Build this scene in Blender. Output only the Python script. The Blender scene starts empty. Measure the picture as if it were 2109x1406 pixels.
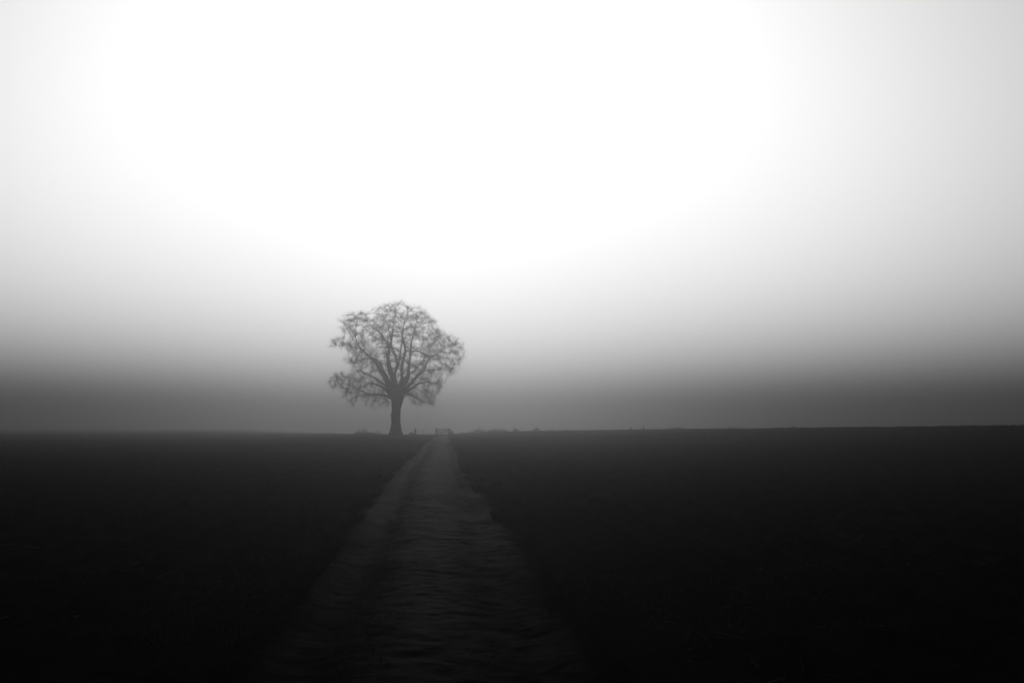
import bpy, math, random
import numpy as np

R = math.radians
random.seed(7)
rng = np.random.default_rng(11)
scene = bpy.context.scene
C = scene.collection

# ---------------------------------------------------------------- camera
CAM_H = 1.6
cam_d = bpy.data.cameras.new("camera")
cam_d.sensor_width = 36.0
cam_d.lens = 43.4
cam_d.clip_start = 0.1
cam_d.clip_end = 20000
cam = bpy.data.objects.new("camera", cam_d)
cam.location = (0, 0, CAM_H)
cam.rotation_euler = (R(90 + 3.87), 0, 0)
C.objects.link(cam)
scene.camera = cam

# ---------------------------------------------------------------- sky and sun
SUN_EL = 9.0
SUN_AZ = -3.3            # degrees from the view axis, negative = left
world = bpy.data.worlds.new("World")
scene.world = world
world.use_nodes = True
nt = world.node_tree
sky = nt.nodes.new('ShaderNodeTexSky')
sky.sky_type = 'NISHITA'
sky.sun_disc = False
sky.sun_elevation = R(SUN_EL)
sky.sun_rotation = R(SUN_AZ)
sky.air_density = 1.0
sky.dust_density = 6.0
sky.ozone_density = 1.0
bw = nt.nodes.new('ShaderNodeRGBToBW')          # black and white photograph
nt.links.new(sky.outputs[0], bw.inputs[0])
# soft shoulder added to the sky's brightness levels out its brightest part: T * (1 - exp(-L / T))
SKY_TOP = 9.8


def wmath(op, a, b=None):
    n = nt.nodes.new('ShaderNodeMath')
    n.operation = op
    for i, v in enumerate((a, b)):
        if v is None:
            continue
        if isinstance(v, (int, float)):
            n.inputs[i].default_value = v
        else:
            nt.links.new(v, n.inputs[i])
    return n.outputs[0]


e_ = wmath('EXPONENT', wmath('DIVIDE', bw.outputs[0], -SKY_TOP))
nt.links.new(wmath('MULTIPLY', wmath('SUBTRACT', 1.0, e_), SKY_TOP), nt.nodes['Background'].inputs[0])
nt.nodes['Background'].inputs[1].default_value = 0.15

sun_d = bpy.data.lights.new("sun", 'SUN')
sun_d.energy = 1.0
sun_d.angle = R(10)
sun_d.color = (1.0, 1.0, 1.0)
sun = bpy.data.objects.new("sun", sun_d)
C.objects.link(sun)
# lamp shines along its local -Z: from the sun (ahead of the camera) towards the viewer
sun.rotation_euler = (R(-(90 - SUN_EL)), 0, R(-SUN_AZ))
sun.location = (0, 60, 60)

vs = scene.view_settings
scene.display_settings.display_device = 'sRGB'
vs.view_transform = 'Standard'
vs.look = 'None'
vs.exposure = 0.05
vs.gamma = 1.0
vs.use_curve_mapping = False

cy = scene.cycles
cy.use_denoising = True
cy.denoiser = 'OPENIMAGEDENOISE'
cy.volume_bounces = 1
cy.max_bounces = 6
cy.diffuse_bounces = 2
cy.glossy_bounces = 2
cy.sample_clamp_indirect = 4.0


# ---------------------------------------------------------------- helpers
def set_mesh(me, V, F):
    """V (n,3) float, F (m,4) int quads or (m,3) tris"""
    V = np.asarray(V, dtype=np.float32)
    F = np.asarray(F, dtype=np.int32)
    k = F.shape[1]
    me.vertices.add(len(V))
    me.vertices.foreach_set('co', V.ravel())
    me.loops.add(F.size)
    me.loops.foreach_set('vertex_index', F.ravel())
    me.polygons.add(len(F))
    me.polygons.foreach_set('loop_start', np.arange(0, F.size, k, dtype=np.int32))
    me.update(calc_edges=True)
    me.validate()


def mesh_obj(name, V, F, mat, parent=None, smooth=True):
    me = bpy.data.meshes.new(name)
    set_mesh(me, V, F)
    me.materials.append(mat)
    me.polygons.foreach_set('use_smooth', [smooth] * len(me.polygons))
    o = bpy.data.objects.new(name, me)
    C.objects.link(o)
    if parent is not None:
        o.parent = parent
    return o


def thing(name, label, cat, loc=(0, 0, 0), rz=0.0, group=None):
    o = bpy.data.objects.new(name, None)
    o.empty_display_size = 0.3
    o.location = loc
    o.rotation_euler = (0, 0, rz)
    C.objects.link(o)
    o['label'] = label
    o['category'] = cat
    if group:
        o['group'] = group
    return o


def _hash(ix, iy, seed):
    n = (ix.astype(np.int64) * 374761393 + iy.astype(np.int64) * 668265263 + seed * 974711) & 0x7fffffff
    n = (n ^ (n >> 13)) * 1274126177 & 0x7fffffff
    n = (n ^ (n >> 16)) & 0xffff
    return n / 65535.0


def vnoise(x, y, seed=0):
    x, y = np.broadcast_arrays(x, y)
    a_ = 0.55 + 0.9 * (seed % 7) / 7.0           # turned off the axes so that no rows show
    x, y = x * math.cos(a_) - y * math.sin(a_), x * math.sin(a_) + y * math.cos(a_)
    ix = np.floor(x); iy = np.floor(y)
    fx = x - ix; fy = y - iy
    fx = fx * fx * (3 - 2 * fx); fy = fy * fy * (3 - 2 * fy)
    a = _hash(ix, iy, seed); b = _hash(ix + 1, iy, seed)
    c = _hash(ix, iy + 1, seed); d = _hash(ix + 1, iy + 1, seed)
    return (a + (b - a) * fx) * (1 - fy) + (c + (d - c) * fx) * fy - 0.5


def sstep(a, b, x):
    t = np.clip((x - a) / (b - a), 0, 1)
    return t * t * (3 - 2 * t)


# ---------------------------------------------------------------- materials
def ground_mat(name, lo, hi, scale, rough, bump=0.4, spec=0.3, det_scale=60.0):
    m = bpy.data.materials.new(name)
    m.use_nodes = True
    t = m.node_tree
    b = t.nodes['Principled BSDF']
    tc = t.nodes.new('ShaderNodeTexCoord')
    n1 = t.nodes.new('ShaderNodeTexNoise')
    n1.inputs['Scale'].default_value = scale
    n1.inputs['Detail'].default_value = 8
    n1.inputs['Roughness'].default_value = 0.65
    t.links.new(tc.outputs['Object'], n1.inputs['Vector'])
    cr = t.nodes.new('ShaderNodeValToRGB')
    cr.color_ramp.elements[0].position = 0.35
    cr.color_ramp.elements[1].position = 0.68
    cr.color_ramp.elements[0].color = (lo, lo, lo, 1)
    cr.color_ramp.elements[1].color = (hi, hi, hi, 1)
    t.links.new(n1.outputs['Fac'], cr.inputs[0])
    t.links.new(cr.outputs[0], b.inputs['Base Color'])
    n2 = t.nodes.new('ShaderNodeTexNoise')
    n2.inputs['Scale'].default_value = det_scale
    n2.inputs['Detail'].default_value = 6
    t.links.new(tc.outputs['Object'], n2.inputs['Vector'])
    bp = t.nodes.new('ShaderNodeBump')
    bp.inputs['Strength'].default_value = bump
    bp.inputs['Distance'].default_value = 0.02
    t.links.new(n2.outputs['Fac'], bp.inputs['Height'])
    t.links.new(bp.outputs[0], b.inputs['Normal'])
    b.inputs['Roughness'].default_value = rough
    b.inputs['Specular IOR Level'].default_value = spec
    return m


M_FIELD = ground_mat('wet_ploughed_soil', 0.001, 0.004, 0.9, 0.7, 0.6, 0.00001, 25)
M_TRACK = ground_mat('trodden_dirt', 0.0008, 0.003, 1.6, 0.56, 0.5, 0.008, 30)
_t = M_TRACK.node_tree                       # bare dirt breaks up into soil and weeds at its ragged edges
_b = _t.nodes['Principled BSDF']
_at = _t.nodes.new('ShaderNodeAttribute')
_at.attribute_name = 'bare'
_n = _t.nodes.new('ShaderNodeTexNoise')
_n.inputs['Scale'].default_value = 7.0
_n.inputs['Detail'].default_value = 7
_n.inputs['Roughness'].default_value = 0.7
_tc = _t.nodes.new('ShaderNodeTexCoord')
_t.links.new(_tc.outputs['Object'], _n.inputs['Vector'])
_ad = _t.nodes.new('ShaderNodeMath'); _ad.operation = 'ADD'
_t.links.new(_at.outputs['Fac'], _ad.inputs[0])
_t.links.new(_n.outputs['Fac'], _ad.inputs[1])
_mr = _t.nodes.new('ShaderNodeMapRange')
_mr.inputs['From Min'].default_value = 0.55
_mr.inputs['From Max'].default_value = 1.45
_t.links.new(_ad.outputs[0], _mr.inputs['Value'])
_mx = _t.nodes.new('ShaderNodeMix'); _mx.data_type = 'RGBA'
_mx.inputs['A'].default_value = (0.001, 0.001, 0.001, 1)
_old = _b.inputs['Base Color'].links[0].from_socket
_t.links.new(_mr.outputs[0], _mx.inputs['Factor'])
_t.links.new(_old, _mx.inputs['B'])
_t.links.new(_mx.outputs['Result'], _b.inputs['Base Color'])
_ms = _t.nodes.new('ShaderNodeMapRange')
_ms.inputs['To Min'].default_value = 0.00001
_ms.inputs['To Max'].default_value = 0.00009
_t.links.new(_mr.outputs[0], _ms.inputs['Value'])
_t.links.new(_ms.outputs[0], _b.inputs['Specular IOR Level'])

M_BARK = ground_mat('oak_bark', 0.03, 0.08, 6, 0.9, 0.9, 0.2, 18)
M_TWIG = ground_mat('twig_bark', 0.03, 0.07, 4, 0.9, 0.0, 0.2, 18)
M_LEAF = ground_mat('hedge_leaf', 0.02, 0.05, 3, 0.9, 0.0, 0.0, 18)
M_WOOD = ground_mat('weathered_wood', 0.04, 0.09, 5, 0.8, 0.4, 0.2, 30)
M_WIRE = ground_mat('dull_wire', 0.12, 0.2, 5, 0.5, 0.0, 0.3, 30)
M_STONE = ground_mat('wet_stone', 0.06, 0.16, 6, 0.6, 0.4, 0.3, 30)


# ---------------------------------------------------------------- terrain
def centre(y):                 # centre line of the track
    return -0.20 - 0.0615 * y + 0.00004 * y * y + 0.08 * np.sin(y * 0.11)


def crest_d(u):
    """distance of the crest of the field for a bearing u (metres off axis at 200 m)"""
    return np.interp(u, [10, 45, 83], [212, 165, 118])


def base_h(x, y):
    """large scale shape of the land"""
    d = np.hypot(x, y)
    u = np.where(y > 1, x / np.maximum(y, 1) * 200.0, np.sign(x) * 60)
    drop = np.interp(u, [-60, -11, 0, 19, 45, 83, 200], [20, 20, 13, 10, 6, 2, 1])
    dc = crest_d(u)
    ch = (1.6 - drop * dc / 2545.0) * np.where(y > 0, 1.0, 0.4)
    h = ch * sstep(0.2 * dc, dc, d)
    fall = np.maximum(d - dc, 0)
    slope = np.interp(u, [-45, -12, 5], [0.0015, 0.010, 0.022])
    h = h - np.minimum(fall * slope * sstep(0, 60, fall), 11.0)
    h = h + 0.10 * vnoise(x / 17, y / 17, 3) * sstep(15, 60, d)
    return h


def track_fac(x, y):
    """1 on the track, 0 in the field"""
    wob = 0.35 * vnoise(x * 0.1 + 5, y / 2.3, 21) + 0.22 * vnoise(x + 9, y / 0.7, 22)
    t = np.abs(x - centre(y)) + wob
    return (1 - sstep(1.15, 1.75, t)) * (1 - sstep(183, 190, y)) * sstep(-30, -25, y)


def field_h(x, y):
    d = np.hypot(x, y)
    h = base_h(x, y)
    s = x - centre(y)
    # plough ridges run along the track; clods everywhere
    ridge = 0.045 * np.sin(s * 2 * math.pi / 0.8 + 1.3 * vnoise(x / 3, y / 6, 31)) * (1 - sstep(90, 160, d))
    clod = (0.11 * vnoise(x / 0.42, y / 0.42, 5) + 0.07 * np.abs(vnoise(x / 0.19, y / 0.19, 6)) * 2
            + 0.03 * vnoise(x / 0.09, y / 0.09, 7)
            + 0.10 * vnoise(x / 1.4, y / 1.4, 8))
    clod = clod * (0.35 + 0.65 * sstep(1.7, 3.2, np.abs(s)))
    fade = 1 - 0.6 * sstep(120, 260, d)
    tf = track_fac(x, y)
    return h + (ridge * sstep(1.8, 3, np.abs(s)) + clod) * fade * (1 - tf) - 0.16 * tf


def track_h(x, y):
    h = base_h(x, y)
    s = x - centre(y)
    rut = -0.055 * (np.exp(-((s + 0.72) / 0.24) ** 2) + np.exp(-((s - 0.72) / 0.24) ** 2))
    crown = 0.03 * np.exp(-(s / 0.35) ** 2)
    lump = (0.007 * vnoise(x / 0.8, y / 0.7, 41) + 0.008 * vnoise(x / 0.27, y / 0.22, 42)
            + 0.011 * vnoise(x / 0.11, y / 0.09, 43) + 0.010 * vnoise(x / 0.055, y / 0.05, 46))
    sc = 0.012 * np.maximum(vnoise(x / 0.7, y / 0.4, 44) - 0.15, 0) * 4
    edge = -0.22 * sstep(1.1, 1.8, np.abs(s))
    return h + 0.02 + rut + crown + lump - sc + edge


def polar_sheet():
    ang = list(np.arange(-27, 27.01, 0.11))
    ext = []
    a = 27.0
    st = 0.4
    while a + st < 180:
        a += st
        ext.append(a)
        st = min(st * 1.25, 6)
    ang = np.radians(np.array([-e for e in ext[::-1]] + ang + ext))
    r = [1.2]
    while r[-1] < 260:
        r.append(r[-1] * 1.0068)
    while r[-1] < 6000:
        r.append(r[-1] * 1.06)
    r = np.array(r)
    A, RR = np.meshgrid(ang, r)
    X = np.sin(A) * RR
    Y = np.cos(A) * RR
    Z = field_h(X, Y)
    nr, na = X.shape
    V = np.stack([X, Y, Z], -1).reshape(-1, 3)
    V = np.concatenate([V, [[0, 0, float(np.mean(Z[0]))]]])
    i = np.arange(nr - 1)[:, None] * na
    j = np.arange(na)[None, :]
    j2 = (j + 1) % na
    F = np.stack([i + j, i + na + j, i + na + j2, i + j2], -1).reshape(-1, 4)
    F = F[:, ::-1]
    me = bpy.data.meshes.new('field')
    # close the small hole under the camera with quads built as a fan
    c = nr * na
    fan = [[k, (k + 1) % na, c, c] for k in range(na)]
    set_mesh(me, V, F)
    return me, V, F, nr, na


me, V, F, nr, na = polar_sheet()
me.materials.append(M_FIELD)
me.polygons.foreach_set('use_smooth', [True] * len(me.polygons))
ground = bpy.data.objects.new('field', me)
C.objects.link(ground)
ground['kind'] = 'structure'
ground['label'] = 'dark ploughed field on both sides of the track'

# the track: its own fine strip
ys = [-24.0]
while ys[-1] < 189.5:
    ys.append(ys[-1] + min(max(0.05, abs(ys[-1]) * 0.0028), 0.6))
ys = np.array(ys)
ss = np.linspace(-1.8, 1.8, 121)
S_, Y_ = np.meshgrid(ss, ys)
X_ = centre(Y_) + S_
Z_ = track_h(X_, Y_)
n0, n1 = X_.shape
V = np.stack([X_, Y_, Z_], -1).reshape(-1, 3)
i = np.arange(n0 - 1)[:, None] * n1
j = np.arange(n1 - 1)[None, :]
F = np.stack([i + j, i + j + 1, i + n1 + j + 1, i + n1 + j], -1).reshape(-1, 4)
track = mesh_obj('dirt_track', V, F, M_TRACK)
sN = S_.ravel(); yN = Y_.ravel()
wob = 0.9 * vnoise(np.sign(sN) * 3, yN / 3.2, 90) + 0.5 * vnoise(sN * .3 + 3, yN / 1.7, 91) + 0.35 * vnoise(sN + 3, yN / 0.8, 92) + .2 * vnoise(sN * 4, yN / .3, 93)
bare = 1 - sstep(0.2, 1.8, np.abs(sN + 0.05) + wob * .8)
bare = bare * (1 - 0.65 * np.exp(-((sN + 0.42 + .25 * vnoise(sN * 0, yN / 3.0, 94)) / 0.17) ** 2) * np.clip(.6 + 1.4 * vnoise(sN * 2, yN / .7, 95), 0, 1))
bare = bare * (1 - 0.45 * np.exp(-((sN - 0.80 + .3 * vnoise(sN * 0, yN / 2.5, 96)) / 0.16) ** 2) * np.clip(.5 + 1.6 * vnoise(sN * 2, yN / .6, 97), 0, 1))
bare = bare * np.clip(0.9 + 0.5 * vnoise(sN / .9, yN / .9, 98), 0.3, 1)
bare = bare * np.clip(0.85 + 0.9 * vnoise(sN / .12, yN / .14, 99), 0.2, 1)
fleck = vnoise(sN / .28, yN / .22, 120) + .5 * vnoise(sN / .1, yN / .08, 121)
bare = bare * (1 - 0.75 * sstep(.22, .42, fleck))      # random flecks of darker, duller surface
at = track.data.attributes.new('bare', 'FLOAT', 'POINT')
at.data.foreach_set('value', bare.astype(np.float32))
track['kind'] = 'structure'
track['label'] = 'pale rutted dirt track running to the field gate'


def gz(x, y):
    return float(field_h(np.array([x]), np.array([y]))[0])


# ---------------------------------------------------------------- tube builder
def tubes_mesh(chains, sides=6):
    """chains: list of (points (n,3), radii (n)); returns V, F quads, as open-ended tapered tubes"""
    VV = []; FF = []; off = 0
    for P, rad in chains:
        P = np.asarray(P, float); rad = np.asarray(rad, float)
        n = len(P)
        T = np.gradient(P, axis=0)
        T /= np.linalg.norm(T, axis=1)[:, None] + 1e-9
        ref = np.array([0.0, 1.0, 0.0])
        A = np.cross(T, ref)
        ln = np.linalg.norm(A, axis=1)[:, None]
        A = np.where(ln < 0.1, np.cross(T, np.array([1.0, 0, 0])), A)
        A /= np.linalg.norm(A, axis=1)[:, None] + 1e-9
        B = np.cross(T, A)
        th = np.arange(sides) * 2 * math.pi / sides
        ring = (A[:, None, :] * np.cos(th)[None, :, None] + B[:, None, :] * np.sin(th)[None, :, None])
        VV.append((P[:, None, :] + ring * rad[:, None, None]).reshape(-1, 3))
        i = np.arange(n - 1)[:, None] * sides + off
        j = np.arange(sides)[None, :]
        j2 = (j + 1) % sides
        FF.append(np.stack([i + j, i + j2, i + sides + j2, i + sides + j], -1).reshape(-1, 4))
        off += n * sides
    return np.concatenate(VV), np.concatenate(FF)


def smooth_path(pts, n):
    """Catmull-Rom through rows of pts (any number of columns)"""
    P = np.asarray(pts, float)
    P = np.vstack([2 * P[0] - P[1], P, 2 * P[-1] - P[-2]])
    out = []
    for k in range(1, len(P) - 2):
        for t in np.linspace(0, 1, n, endpoint=False):
            p0, p1, p2, p3 = P[k - 1], P[k], P[k + 1], P[k + 2]
            out.append(0.5 * (2 * p1 + (p2 - p0) * t + (2 * p0 - 5 * p1 + 4 * p2 - p3) * t * t
                              + (3 * p1 - p0 - 3 * p2 + p3) * t ** 3))
    out.append(P[-2])
    return np.array(out)


# ---------------------------------------------------------------- the oak
TREE_D = 185.0
PX = TREE_D / 2545.0 * (320 / 1406.0)      # metres per unit of the outline drawing
TX = (660 + 690 * 320 / 1406.0 - 1054.5) / 2545.0 * TREE_D


def tp(u, v):                              # outline drawing -> metres about the tree's base
    return ((u - 690) * PX, (1305 - v) * PX)


oak = thing('oak_tree', 'big lone bare oak standing in the fog left of the track', 'tree',
            (TX, TREE_D, gz(TX, TREE_D) - 0.1))

# hand-shaped trunk and main limbs: (u, v, depth m, radius m)
trunk_pts = [(676, 1330, 0, 1.75), (678, 1300, 0, 1.22), (680, 1260, 0, .88), (682, 1210, 0, .74), (682, 1150, 0, .65),
             (684, 1090, 0, .66), (688, 1030, 0, .72), (692, 980, 0, .86), (692, 940, 0, 1.05), (690, 905, 0, 1.08), (690, 875, 0, .75)]
limbs = [
    # low left limb sweeping out and up
    [(660, 960, 0, .5), (610, 948, -.2, .34), (540, 936, -.5, .26), (450, 930, -.9, .22), (380, 905, -1.2, .18), (335, 860, -1.4, .15), (250, 832, -1.6, .11), (200, 790, -1.8, .07), (160, 745, -2, .04)],
    [(640, 930, .4, .5), (590, 880, .9, .34), (520, 835, 1.6, .25), (420, 815, 2.3, .19), (330, 850, 3, .13), (250, 900, 3.5, .07)],
    # big left ascending limb
    [(660, 900, -.3, .6), (600, 790, -.9, .46), (545, 700, -1.4, .38), (500, 630, -1.8, .32), (440, 575, -2.1, .26), (380, 520, -2.3, .2), (345, 440, -2.3, .16), (335, 340, -2.2, .11), (345, 240, -2.2, .05)],
    [(655, 890, .6, .5), (590, 760, 1.6, .36), (520, 640, 2.6, .28), (440, 600, 3.4, .2), (330, 610, 4.2, .12), (270, 650, 4.7, .06)],
    [(380, 520, -2.3, .14), (320, 500, -1.9, .1), (240, 460, -1.5, .07), (150, 450, -1.2, .04)],
    [(470, 600, 3.2, .14), (380, 600, 2.6, .1), (300, 560, 2.2, .05)],
    # central leader, left
    [(680, 890, 0, .7), (655, 780, -.2, .52), (632, 680, -.2, .46), (620, 580, -.1, .42), (612, 500, .1, .36), (625, 420, .3, .28), (640, 330, .4, .19), (655, 220, .4, .11), (665, 120, .4, .04)],
    [(612, 500, .1, .26), (580, 430, -.4, .2), (520, 350, -.9, .14), (440, 300, -1.3, .09), (410, 220, -1.6, .04)],
    # central, going behind to the back
    [(690, 890, .5, .55), (665, 760, 1.6, .4), (690, 620, 2.9, .32), (640, 480, 3.9, .24), (600, 330, 4.6, .15), (580, 190, 4.8, .05)],
    # right of centre leaders
    [(705, 895, -.2, .6), (735, 790, -.7, .44), (742, 690, -1, .38), (765, 600, -1.2, .33), (770, 500, -1.3, .27), (740, 420, -1.3, .2), (750, 300, -1.3, .13), (790, 180, -1.3, .05)],
    [(715, 900, .4, .55), (775, 800, 1, .42), (800, 690, 1.5, .34), (815, 580, 1.8, .27), (820, 470, 2, .2), (860, 350, 2.2, .13), (900, 220, 2.2, .05)],
    [(765, 600, -1.2, .2), (700, 560, -1.9, .15), (660, 500, -2.6, .1), (600, 400, -3.1, .05)],
    # right: limb arching out to the right
    [(820, 530, 1.2, .2), (890, 535, .8, .16), (960, 565, .4, .14), (1040, 575, 0, .12), (1110, 520, -.3, .09), (1190, 480, -.5, .05)],
    [(725, 915, -.4, .6), (800, 850, -1.1, .42), (870, 780, -1.8, .34), (940, 710, -2.4, .27), (985, 640, -2.8, .2), (1050, 580, -3.1, .14), (1130, 520, -3.3, .08), (1220, 500, -3.4, .04)],
    [(940, 712, -2.4, .2), (1010, 705, -2.5, .15), (1080, 700, -2.6, .12), (1150, 690, -2.7, .08), (1230, 640, -2.8, .04)],
    [(720, 930, .4, .5), (790, 880, 1.2, .34), (870, 830, 2, .25), (960, 810, 2.8, .17), (1050, 830, 3.4, .09), (1110, 805, 3.7, .04)],
    [(730, 945, -.3, .42), (790, 925, -.9, .26), (850, 960, -1.4, .18), (920, 985, -1.9, .11), (985, 1000, -2.2, .05)],
    # towards the viewer and away
    [(690, 920, -.6, .5), (680, 830, -2, .36), (700, 720, -3.4, .28), (730, 590, -4.6, .2), (760, 440, -5.4, .12), (790, 300, -5.8, .05)],
    [(695, 920, .6, .5), (720, 850, 2.2, .36), (760, 760, 3.8, .28), (850, 680, 5, .2), (930, 560, 5.8, .12), (980, 420, 6, .05)],
    [(670, 930, -.6, .45), (600, 850, -2.2, .3), (520, 780, -3.8, .22), (430, 740, -5, .14), (360, 700, -5.8, .06)],
]

outline = [(640, 85), (780, 92), (822, 150), (900, 138), (960, 165), (1012, 215), (1032, 290), (1095, 350), (1180, 400), (1272, 450),
           (1312, 570), (1240, 700), (1150, 740), (1060, 735), (1030, 770), (1125, 800), (1085, 870), (1045, 960), (1012, 1050), (930, 1010),
           (850, 1050), (790, 965), (720, 930), (660, 950), (640, 1005), (580, 1060), (540, 970), (455, 1070), (400, 960), (335, 990), (275, 1060), (225, 970),
           (230, 885), (115, 890), (62, 800), (165, 710), (240, 765), (330, 700), (235, 655), (275, 560), (235, 505),
           (105, 510), (122, 425), (240, 400), (175, 320), (200, 222), (330, 190), (415, 180), (432, 245), (470, 190), (575, 110)]
gaps = [(390, 330, 48, 45), (640, 330, 0, 0), (262, 690, 60, 40), (698, 490, 42, 45), (590, 378, 24, 20), (618, 432, 20, 16), (860, 465, 52, 30),
        (905, 562, 60, 14), (1020, 655, 45, 32), (1000, 760, 60, 18), (450, 880, 52, 36), (320, 905, 26, 26), (480, 330, 36, 22), (470, 240, 45, 40),
        (700, 700, 26, 40), (300, 440, 40, 20), (610, 770, 12, 50), (670, 780, 12, 45), (720, 790, 14, 50), (860, 610, 40, 30), (180, 600, 60, 60),
        (800, 830, 26, 30), (460, 700, 30, 20), (440, 430, 40, 16), (760, 300, 30, 22), (960, 300, 40, 22)]


def in_poly(px, py, poly):
    inside = np.zeros(len(px), bool)
    n = len(poly)
    for a in range(n):
        x1, y1 = poly[a]; x2, y2 = poly[(a + 1) % n]
        c = ((y1 > py) != (y2 > py)) & (px < (x2 - x1) * (py - y1) / (y2 - y1 + 1e-9) + x1)
        inside ^= c
    return inside


def crown_points(n):
    out = []
    while len(out) < n:
        u = rng.uniform(50, 1330, 4000); v = rng.uniform(80, 1080, 4000); w = rng.uniform(-1, 1, 4000)
        ok = in_poly(u + rng.normal(0, 14, 4000), v + rng.normal(0, 14, 4000), outline)
        cu = 690; hw = np.where(v < 950, 590, 480)
        dep = 560 * np.sqrt(np.clip(1 - (np.abs(u - cu) / 660) ** 2, 0, 1)) * np.sqrt(np.clip(1 - ((v - 600) / 560) ** 2, 0.08, 1))
        ok &= np.abs(w) * 560 < dep
        keep = np.ones(len(u))
        for (gu, gv, ru, rv) in gaps:
            if ru:
                keep = np.minimum(keep, np.where(((u - gu) / ru) ** 2 + ((v - gv) / rv) ** 2 < 1, 0.12, 1))
        # clumps
        keep *= np.clip(0.72 + 1.0 * vnoise(u / 85, v / 70 + w * 3, 51), 0.12, 1)
        keep *= np.where(v > 940, 0.4, 1.0)
        # fewer points deep in the middle: twigs are at the outside
        rr = ((u - cu) / 600) ** 2 + ((v - 620) / 500) ** 2 + (w * 560 / 560) ** 2
        keep *= 0.45 + 0.55 * np.clip(rr * 1.6, 0, 1)
        ok &= rng.random(len(u)) < keep
        for k in np.nonzero(ok)[0]:
            x, z = tp(u[k], v[k])
            out.append((x, w[k] * 560 * PX, z))
    return np.array(out[:n])


# space colonisation from the limbs towards the crown points
ATT = crown_points(11000)
nodes = []; parent = []
limb_chains = []
for L in limbs:
    P = smooth_path([(*tp(u, v), d, r * (.84 if r > .45 else .42 + .5 * r)) for u, v, d, r in L], 5)
    P = P[:, [0, 2, 1, 3]]
    n = len(P)
    jit = np.cumsum(rng.normal(0, 0.045, (n, 3)), axis=0)
    P[:, :3] += jit - jit[0]
    limb_chains.append((P[:, :3], P[:, 3]))
    for k in range(4, n):
        nodes.append(P[k, :3]); parent.append(-1)
nodes = [np.array(p) for p in nodes]
n_seed = len(nodes)
STEP, KILL, INFL = 0.33, 0.55, 2.0
NA = np.array(nodes)
best = np.full(len(ATT), 1e9); bi = np.zeros(len(ATT), int)


def upd(new_idx):
    global best, bi
    Q = NA[new_idx]
    for s in range(0, len(ATT), 1500):
        d = np.linalg.norm(ATT[s:s + 1500, None, :] - Q[None], axis=2)
        m = d.argmin(1); dm = d[np.arange(len(m)), m]
        b = dm < best[s:s + 1500]
        best[s:s + 1500][b] = dm[b]
        bi[s:s + 1500][b] = new_idx[m[b]]


upd(np.arange(n_seed))
alive = np.ones(len(ATT), bool)
for it in range(70):
    alive &= best > KILL
    act = alive & (best < INFL)
    if act.sum() < 5:
        break
    a = np.nonzero(act)[0]
    dirs = ATT[a] - NA[bi[a]]
    dirs /= np.linalg.norm(dirs, axis=1)[:, None]
    acc = np.zeros((len(NA), 3)); np.add.at(acc, bi[a], dirs)
    src = np.unique(bi[a])
    g = acc[src]
    ln = np.linalg.norm(g, axis=1)
    ok = ln > 0.05
    src = src[ok]; g = g[ok] / ln[ok][:, None]
    g = g + rng.normal(0, 0.28, g.shape); g[:, 2] += 0.03
    g /= np.linalg.norm(g, axis=1)[:, None]
    new = NA[src] + g * STEP
    idx0 = len(NA)
    NA = np.vstack([NA, new])
    parent.extend(src.tolist())
    upd(np.arange(idx0, idx0 + len(new)))
parent = np.array(parent)
N = len(NA)
# pipe-model radii
load = np.zeros(N)
nchild = np.bincount(parent[parent >= 0], minlength=N)
for k in range(N - 1, n_seed - 1, -1):
    if load[k] == 0:
        load[k] = 0.008 ** 2.55
    load[parent[k]] += load[k]
rad = np.minimum(load ** (1 / 2.55), 0.06)
# chains of branches
chains = []
kids = [[] for _ in range(N)]
for k in range(n_seed, N):
    kids[parent[k]].append(k)
starts = [(p, c) for p in range(n_seed) for c in kids[p]]
while starts:
    p, c = starts.pop()
    ch = [p, c]
    while kids[c]:
        ks = sorted(kids[c], key=lambda q: -load[q])
        for q in ks[1:]:
            starts.append((c, q))
        c = ks[0]; ch.append(c)
    P = NA[ch]
    r = rad[ch].copy(); r[0] = r[1]
    if len(P) > 2:
        P[1:-1] = 0.5 * P[1:-1] + 0.25 * (P[:-2] + P[2:])
    chains.append((P, r))

# fine twigs on thin wood
tw_src = np.nonzero((np.arange(N) >= n_seed) & (rad < 0.06))[0]
ncopy = 12
src = np.repeat(tw_src, ncopy)
n = len(src)
outd = NA[src] - np.array([0, 0, 9.0])
outd /= np.linalg.norm(outd, axis=1)[:, None]
gd = NA[src] - NA[parent[src]]
gd /= np.linalg.norm(gd, axis=1)[:, None] + 1e-9
d0 = gd * 0.6 + outd * 0.35 + rng.normal(0, 0.75, (n, 3)); d0[:, 2] += 0.05
d0 /= np.linalg.norm(d0, axis=1)[:, None]
lng = rng.uniform(0.25, 1.0, n)
low = NA[src][:, 2] < 7.0
d1 = d0 + rng.normal(0, 0.5, (n, 3)); d1[low, 2] -= 0.5
d1 /= np.linalg.norm(d1, axis=1)[:, None]
p0 = NA[src] - gd * rng.uniform(0, STEP, n)[:, None]
p1 = p0 + d0 * (lng * 0.5)[:, None]
p2 = p1 + d1 * (lng * 0.5)[:, None]
w0 = rng.uniform(0.0026, 0.0042, n)


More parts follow.
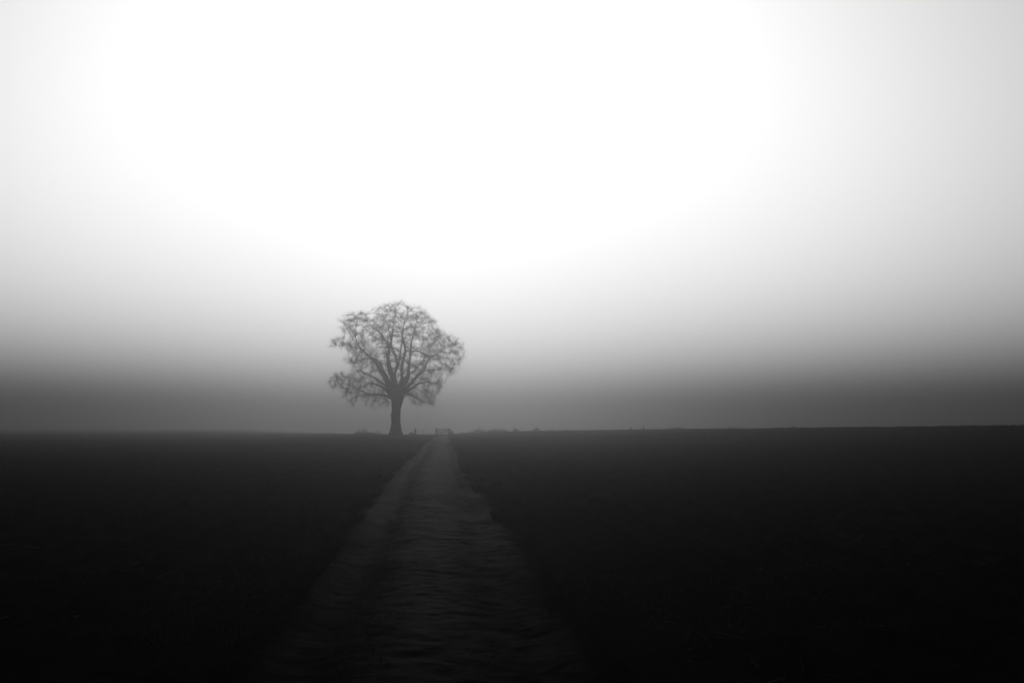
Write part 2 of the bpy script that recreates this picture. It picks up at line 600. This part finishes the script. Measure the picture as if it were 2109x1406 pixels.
def tri_prisms(p0, p1, p2, w0):
    n = len(p0)
    d = p2 - p0
    d /= np.linalg.norm(d, axis=1)[:, None] + 1e-9
    A = np.cross(d, np.array([0.31, 0.2, 0.93])); A /= np.linalg.norm(A, axis=1)[:, None] + 1e-9
    B = np.cross(d, A)
    rows = []
    for P, f in ((p0, 1.0), (p1, 0.75), (p2, 0.35)):
        for th in (0, 2.094, 4.189):
            rows.append(P + (A * math.cos(th) + B * math.sin(th)) * (w0 * f)[:, None])
    V = np.stack(rows, 1).reshape(-1, 3)
    base = np.arange(n)[:, None] * 9
    F = []
    for s in (0, 3):
        for k in range(3):
            k2 = (k + 1) % 3
            F.append(np.concatenate([base + s + k, base + s + k2, base + s + 3 + k2, base + s + 3 + k], 1))
    return V, np.stack(F, 1).reshape(-1, 4)


V1, F1 = tubes_mesh(chains, 4)
V2, F2 = tri_prisms(p0, p1, p2, w0)
crown = mesh_obj('crown', np.vstack([V1, V2]), np.vstack([F1, F2 + len(V1)]), M_TWIG, oak, smooth=False)
print("TREE nodes", N, "twigs", n, int(alive.sum()))

# trunk with fluted, flaring base and a burr
P = smooth_path([(*tp(u, v), d, r) for u, v, d, r in trunk_pts], 6)
sides = 28
VV = []
for k, (x, z, yy, r) in enumerate(P):
    for q in range(sides):
        th = q * 2 * math.pi / sides
        fl = 1 + 0.06 * math.sin(5 * th + 1) * (1 + 1.2 * max(0, 1 - z / 2.5)) + 0.03 * math.sin(9 * th + z)
        burr = 0.16 * math.exp(-((z - 3.2) / 0.35) ** 2) * math.exp(-((th - math.pi) / 0.5) ** 2)
        rr = r * fl * (1 + 0.03 * math.sin(z * 2.7 + 2 * th)) + burr
        VV.append((x + rr * math.cos(th), yy + rr * math.sin(th), z))
n = len(P)
i = np.arange(n - 1)[:, None] * sides
j = np.arange(sides)[None, :]
F = np.stack([i + j, i + (j + 1) % sides, i + sides + (j + 1) % sides, i + sides + j], -1).reshape(-1, 4)
mesh_obj('trunk', VV, F, M_BARK, oak)
for P, r in limb_chains:
    V, F = tubes_mesh([(P, r * (1 + 0.06 * np.sin(np.arange(len(r)) * 1.7)))], 10)
    mesh_obj('limb', V, F, M_BARK, oak)


# ---------------------------------------------------------------- bushes
def bush(name, label, cat, px, d, w, h, dens=1.0, group=None, seed=0, lean=0.0, depth=None, stems=7):
    """a leafless or scrubby bush: stems > twigs + leaf flakes. px = photograph column of its centre"""
    r_ = np.random.default_rng(100 + seed)
    x = (px - 1054.5) / 2545.0 * d
    o = thing(name, label, cat, (x, d, gz(x, d) - 0.05), 0, group)
    depth = depth or w * 0.7
    ch = []
    tips = []
    for k in range(stems):
        a = r_.uniform(-1, 1)
        top = np.array([a * w * 0.42 + lean * h, r_.uniform(-.4, .4) * depth, h * r_.uniform(0.6, 0.92) * (1 - 0.45 * abs(a) ** 2)])
        b0 = np.array([a * 0.04, r_.uniform(-.04, .04), -0.1])
        t = np.linspace(0, 1, 6)[:, None]
        Pp = b0 + (top - b0) * t + r_.normal(0, 0.05 * h, (6, 3)) * np.sin(t * 3.1)
        ch.append((Pp, np.linspace(0.03, 0.008, 6)))
        tips.append(Pp)
    V, F = tubes_mesh(ch, 5)
    mesh_obj('stems', V, F, M_BARK, o)
    n = int(420 * dens * max(w * h, 0.25))
    ang = r_.uniform(0, 2 * math.pi, n); rr = np.sqrt(r_.random(n)); zz = r_.random(n) ** 0.8
    ox = np.cos(ang) * rr * w * 0.5
    oy = np.sin(ang) * rr * depth * 0.5
    top = np.clip(1 - rr ** 3, 0.03, 1) ** 0.7
    top = top * np.clip(0.62 + 1.1 * vnoise(ox / .5 + 7 * seed, oy / .8, 70 + seed) + 0.8 * vnoise(ox / .17, oy / .3, 90 + seed), 0.12, 1.25)
    pz_ = zz * h * top
    px_ = ox + lean * zz * h
    py_ = oy
    p0 = np.stack([px_, py_, pz_], 1)
    dd = r_.normal(0, 1, (n, 3)); dd[:, 2] = np.abs(dd[:, 2]) * 0.8; dd /= np.linalg.norm(dd, axis=1)[:, None]
    L = r_.uniform(0.06, 0.2, n) * min(1, h)
    p1 = p0 + dd * L[:, None] * .5
    p2 = p1 + (dd + r_.normal(0, .4, (n, 3))) * L[:, None] * .5
    V1, F1 = tri_prisms(p0, p1, p2, r_.uniform(0.008, 0.02, n))
    m = int(n * 0.8)
    c = p2[:m]
    a1 = r_.normal(0, 1, (m, 3)); a1 /= np.linalg.norm(a1, axis=1)[:, None]
    a2 = np.cross(a1, r_.normal(0, 1, (m, 3))); a2 /= np.linalg.norm(a2, axis=1)[:, None]
    s = r_.uniform(0.03, 0.07, m)[:, None]
    LV = np.stack([c - a1 * s, c + a2 * s * .6, c + a1 * s, c - a2 * s * .6], 1).reshape(-1, 3)
    LF = np.arange(m * 4).reshape(-1, 4)
    mesh_obj('foliage', np.vstack([V1, LV]), np.vstack([F1, LF + len(V1)]), M_LEAF, o, smooth=False)
    return o


K = 185 / 2545.0
bush('bush', 'low broad dark bush on the field edge just left of the oak trunk', 'bush', 752, 187, 54 * K, 0.95, 1.0, seed=1)
bush('bush', 'thin leafless scrub beside the low bush left of the oak', 'bush', 782, 188, 22 * K, 0.75, 0.5, seed=2)
bush('bush', 'very low flat bush farther left of the oak at the field edge', 'bush', 690, 190, 60 * K, 0.5, 0.8, seed=3)
bush('bush', 'small bush leaning against the short post right of the oak', 'bush', 846, 184.5, 20 * K, 0.75, 1.2, seed=4, lean=0.35)
bush('bush', 'narrow sloping bush at the right end of the field gate', 'bush', 932, 184.5, 14 * K, 0.95, 1.3, seed=5, lean=-0.25)


# ---------------------------------------------------------------- fence, gate, posts
def box(x0, x1, y0, y1, z0, z1):
    V = [(x, y, z) for z in (z0, z1) for y in (y0, y1) for x in (x0, x1)]
    F = [(0, 2, 3, 1), (4, 5, 7, 6), (0, 1, 5, 4), (2, 6, 7, 3), (0, 4, 6, 2), (1, 3, 7, 5)]
    return V, F


def bevel_obj(name, boxes, mat, parent=None, bev=0.008):
    VV = []; FF = []
    for b in boxes:
        v, f = box(*b)
        FF += [[q + len(VV) for q in t] for t in f]
        VV += v
    o = mesh_obj(name, VV, FF, mat, parent, smooth=False)
    md = o.modifiers.new('edge', 'BEVEL'); md.width = bev; md.segments = 2
    return o


GX = (912.5 - 1054.5) / 2545.0 * 185
gzz = -0.02
g = thing('field_gate', 'closed wooden barred field gate at the far end of the track', 'gate', (GX, 185.2, gzz), 0)
bevel_obj('gate_post', [(-1.12, -0.96, -.08, .08, -.3, 1.12)], M_WOOD, g)
bevel_obj('gate_post', [(0.96, 1.12, -.08, .08, -.3, 1.12)], M_WOOD, g)
bevel_obj('gate_stile', [(-.92, -.84, -.03, .03, .1, 1.08)], M_WOOD, g)
bevel_obj('gate_stile', [(.84, .92, -.03, .03, .1, 1.08)], M_WOOD, g)
for z, hh in ((1.0, .1), (.78, .08), (.58, .08), (.38, .08), (.18, .08)):
    bevel_obj('gate_bar', [(-.838, .838, -.02, .02, z - hh / 2, z + hh / 2)], M_WOOD, g)
V, F = tubes_mesh([([(-.84, -.035, .2), (0, -.035, .6), (.84, -.035, 1.0)], [.035, .035, .035])], 6)
mesh_obj('gate_brace', V, F, M_WOOD, g)

# short post with a pointed top, wires running from it to the gate
PXX = (855.5 - 1054.5) / 2545.0 * 185
p = thing('fence_post', 'short dark pointed post between the oak and the gate', 'post', (PXX, 185.1, -0.02), 0)
V, F = tubes_mesh([([(0, 0, -.3), (.01, 0, .6), (.01, 0, .95), (.01, 0, 1.1)], [.13, .12, .11, .03])], 10)
mesh_obj('shaft', V, F, M_WOOD, p)
V, F = tubes_mesh([([(0, 0, .93), (0, 0, .96)], [.125, .125])], 10)
mesh_obj('collar', V, F, M_WIRE, p)
LX = GX - 1.13 - PXX
f = thing('wire_fence', 'low sagging wire fence running from the pointed post to the gate', 'fence', (PXX + .13, 185.1, 0), 0)
for z in (.3, .55, .8):
    t = np.linspace(0, 1, 12)
    Pp = np.stack([t * (LX - .26), 0 * t, z - .12 * np.sin(t * 3.14) - .15 * t], 1)
    V, F = tubes_mesh([(Pp, np.full(12, .012))], 5)
    mesh_obj('wire', V, F, M_WIRE, f)
for q, hh in ((.34, .8), (.67, .7)):
    V, F = tubes_mesh([([(LX * q, .03, -.2), (LX * q + .02, .03, hh)], [.035, .03])], 6)
    mesh_obj('stake', V, F, M_WOOD, f)

# hedge clumps on the crest to the right, from the gate outwards: (px, width px, height m, label)
crest = [
    (958, 52, .5, 'low scrubby hedge clump right beside the narrow sloping gate bush'),
    (994, 60, .8, 'tallest rounded hedge clump on the skyline right of the gate'),
    (1032, 58, .7, 'long even hedge clump next right of the tallest one'),
    (1063, 16, .80, 'small pointed bush standing up at the right end of the hedge'),
    (1104, 18, .75, 'twiggy upright bush alone on the skyline mid photo'),
    (1135, 22, .4, 'low flat weed clump just right of the lone twiggy bush'),
    (1172, 26, .35, 'faint low clump of weeds on the crest right of centre'),
    (1395, 40, .45, 'wide low tussock on the crest right of the paired stumps'),
    (1505, 14, .5, 'small distant tuft on the right hand crest'),
    (1632, 10, .5, 'tiny far right tuft on the dark field crest'),
]
for k, (px_, wp, hh, lb) in enumerate(crest):
    d = float(crest_d((px_ - 1054.5) / 2545 * 200)) - 8 + 3 * math.sin(k * 2.1)
    hh *= d / 203
    bush('bush', lb, 'bush', px_, d, wp * d / 2545, hh * 1.1, 0.8, 'scrub along the field crest', seed=20 + k, depth=1.6)
for k, (px_, hh, lb) in enumerate([(1299, .45, 'left one of two small stumps on the crest right of centre'),
                                   (1325, .55, 'right one of two small stumps on the crest right of centre'),
                                   ]):
    d = 200
    x = (px_ - 1054.5) / 2545 * d
    o = thing('stump', lb, 'stump', (x, d, gz(x, d) - .05), 0, 'pair of stumps on the crest')
    V, F = tubes_mesh([([(0, 0, -.2), (.02, 0, .3), (0, 0, hh * .7), (.05, 0, hh), (.06, 0, hh + .04)], [.2, .13, .1, .07, .02])], 12)
    mesh_obj('bole', V, F, M_BARK, o)
    V, F = tubes_mesh([([(0, 0, hh * .6), (.1, .03, hh * .8), (.15, .03, hh * .95)], [.07, .05, .02])], 6)
    mesh_obj('stub', V, F, M_BARK, o)

# rough grass and stubble along the track's verges and the field crest: uncountable
r_ = np.random.default_rng(5)
n = 60000
yy = 8 + 182 * r_.random(n) ** 1.6
side = np.where(r_.random(n) < .5, -1, 1)
s = side * (1.1 + np.abs(r_.normal(0, .45, n)))
mid = r_.random(n) < .04
s = np.where(mid, r_.normal(-.42, .13, n), s)
xx = centre(yy) + s
cl = vnoise(xx / .8, yy / 1.6, 81)
ok = cl > -0.05
xx, yy = xx[ok], yy[ok]
mid = mid[ok]
zz = np.maximum(field_h(xx, yy), np.where(np.abs(xx - centre(yy)) < 1.78, track_h(xx, yy), -9)) - .01
n = len(xx)
p0 = np.stack([xx, yy, zz], 1)
L = r_.uniform(.03, .12, n) * np.where(mid, .35, 1)
dd = r_.normal(0, .45, (n, 3)); dd[:, 2] = 1
p1 = p0 + dd * L[:, None] * .5
dd[:, :2] *= 2
p2 = p1 + dd * L[:, None] * .5
M_GRASS = ground_mat('wet_dead_grass', 0.006, 0.016, 3, 0.7, 0.0, 0.00001, 18)
V, F = tri_prisms(p0, p1, p2, r_.uniform(.003, .006, n))
gr = mesh_obj('verge_grass', V, F, M_GRASS, None, smooth=False)
gr['kind'] = 'stuff'
gr['label'] = 'short rough grass along the edges of the dirt track'
gr['category'] = 'grass'

# chopped stubble and straw left on the ploughed soil: uncountable
M_STRAW = ground_mat('chopped_straw', 0.01, 0.03, 3, 0.6, 0.0, 0.00008, 18)
n = 42000
yy = 6 + 120 * r_.random(n) ** 1.5
xx = centre(yy) + (r_.random(n) - .5) * (yy * 1.3 + 10)
ok = (np.abs(xx - centre(yy)) > 1.9) & (vnoise(xx / 1.7, yy / 3.1, 83) + .6 * vnoise(xx / .5, yy / .6, 84) > .08)
xx, yy = xx[ok], yy[ok]
n = len(xx)
p0 = np.stack([xx, yy, field_h(xx, yy) - .004], 1)
dd = r_.normal(0, 1, (n, 3)); dd[:, 2] = np.abs(dd[:, 2]) * .5 + .1
L = r_.uniform(.03, .11, n)
p1 = p0 + dd * L[:, None] * .4
p2 = p1 + (dd + r_.normal(0, .4, (n, 3))) * L[:, None] * .4
V, F = tri_prisms(p0, p1, p2, r_.uniform(.003, .007, n))
st = mesh_obj('stubble', V, F, M_STRAW, None, smooth=False)
st['kind'] = 'stuff'
st['label'] = 'chopped stubble scattered over the dark ploughed field'
st['category'] = 'stubble'

# ---------------------------------------------------------------- haze
HAZE_TOP = 22.0
hv, hf = box(-6300, 6300, -6300, 6300, -13.0, HAZE_TOP)
hm = bpy.data.materials.new('fog')
hm.use_nodes = True
t = hm.node_tree
t.nodes.remove(t.nodes['Principled BSDF'])
pv = t.nodes.new('ShaderNodeVolumePrincipled')
pv.inputs['Color'].default_value = (0.125, 0.125, 0.125, 1)
pv.inputs['Density'].default_value = 0.0042
pv.inputs['Anisotropy'].default_value = 0.83
t.links.new(pv.outputs[0], t.nodes['Material Output'].inputs['Volume'])
hz = mesh_obj('haze', hv, hf, hm, None, smooth=False)
hz['kind'] = 'stuff'
hz['label'] = 'pale fog lying over the whole field'
hz['category'] = 'fog'
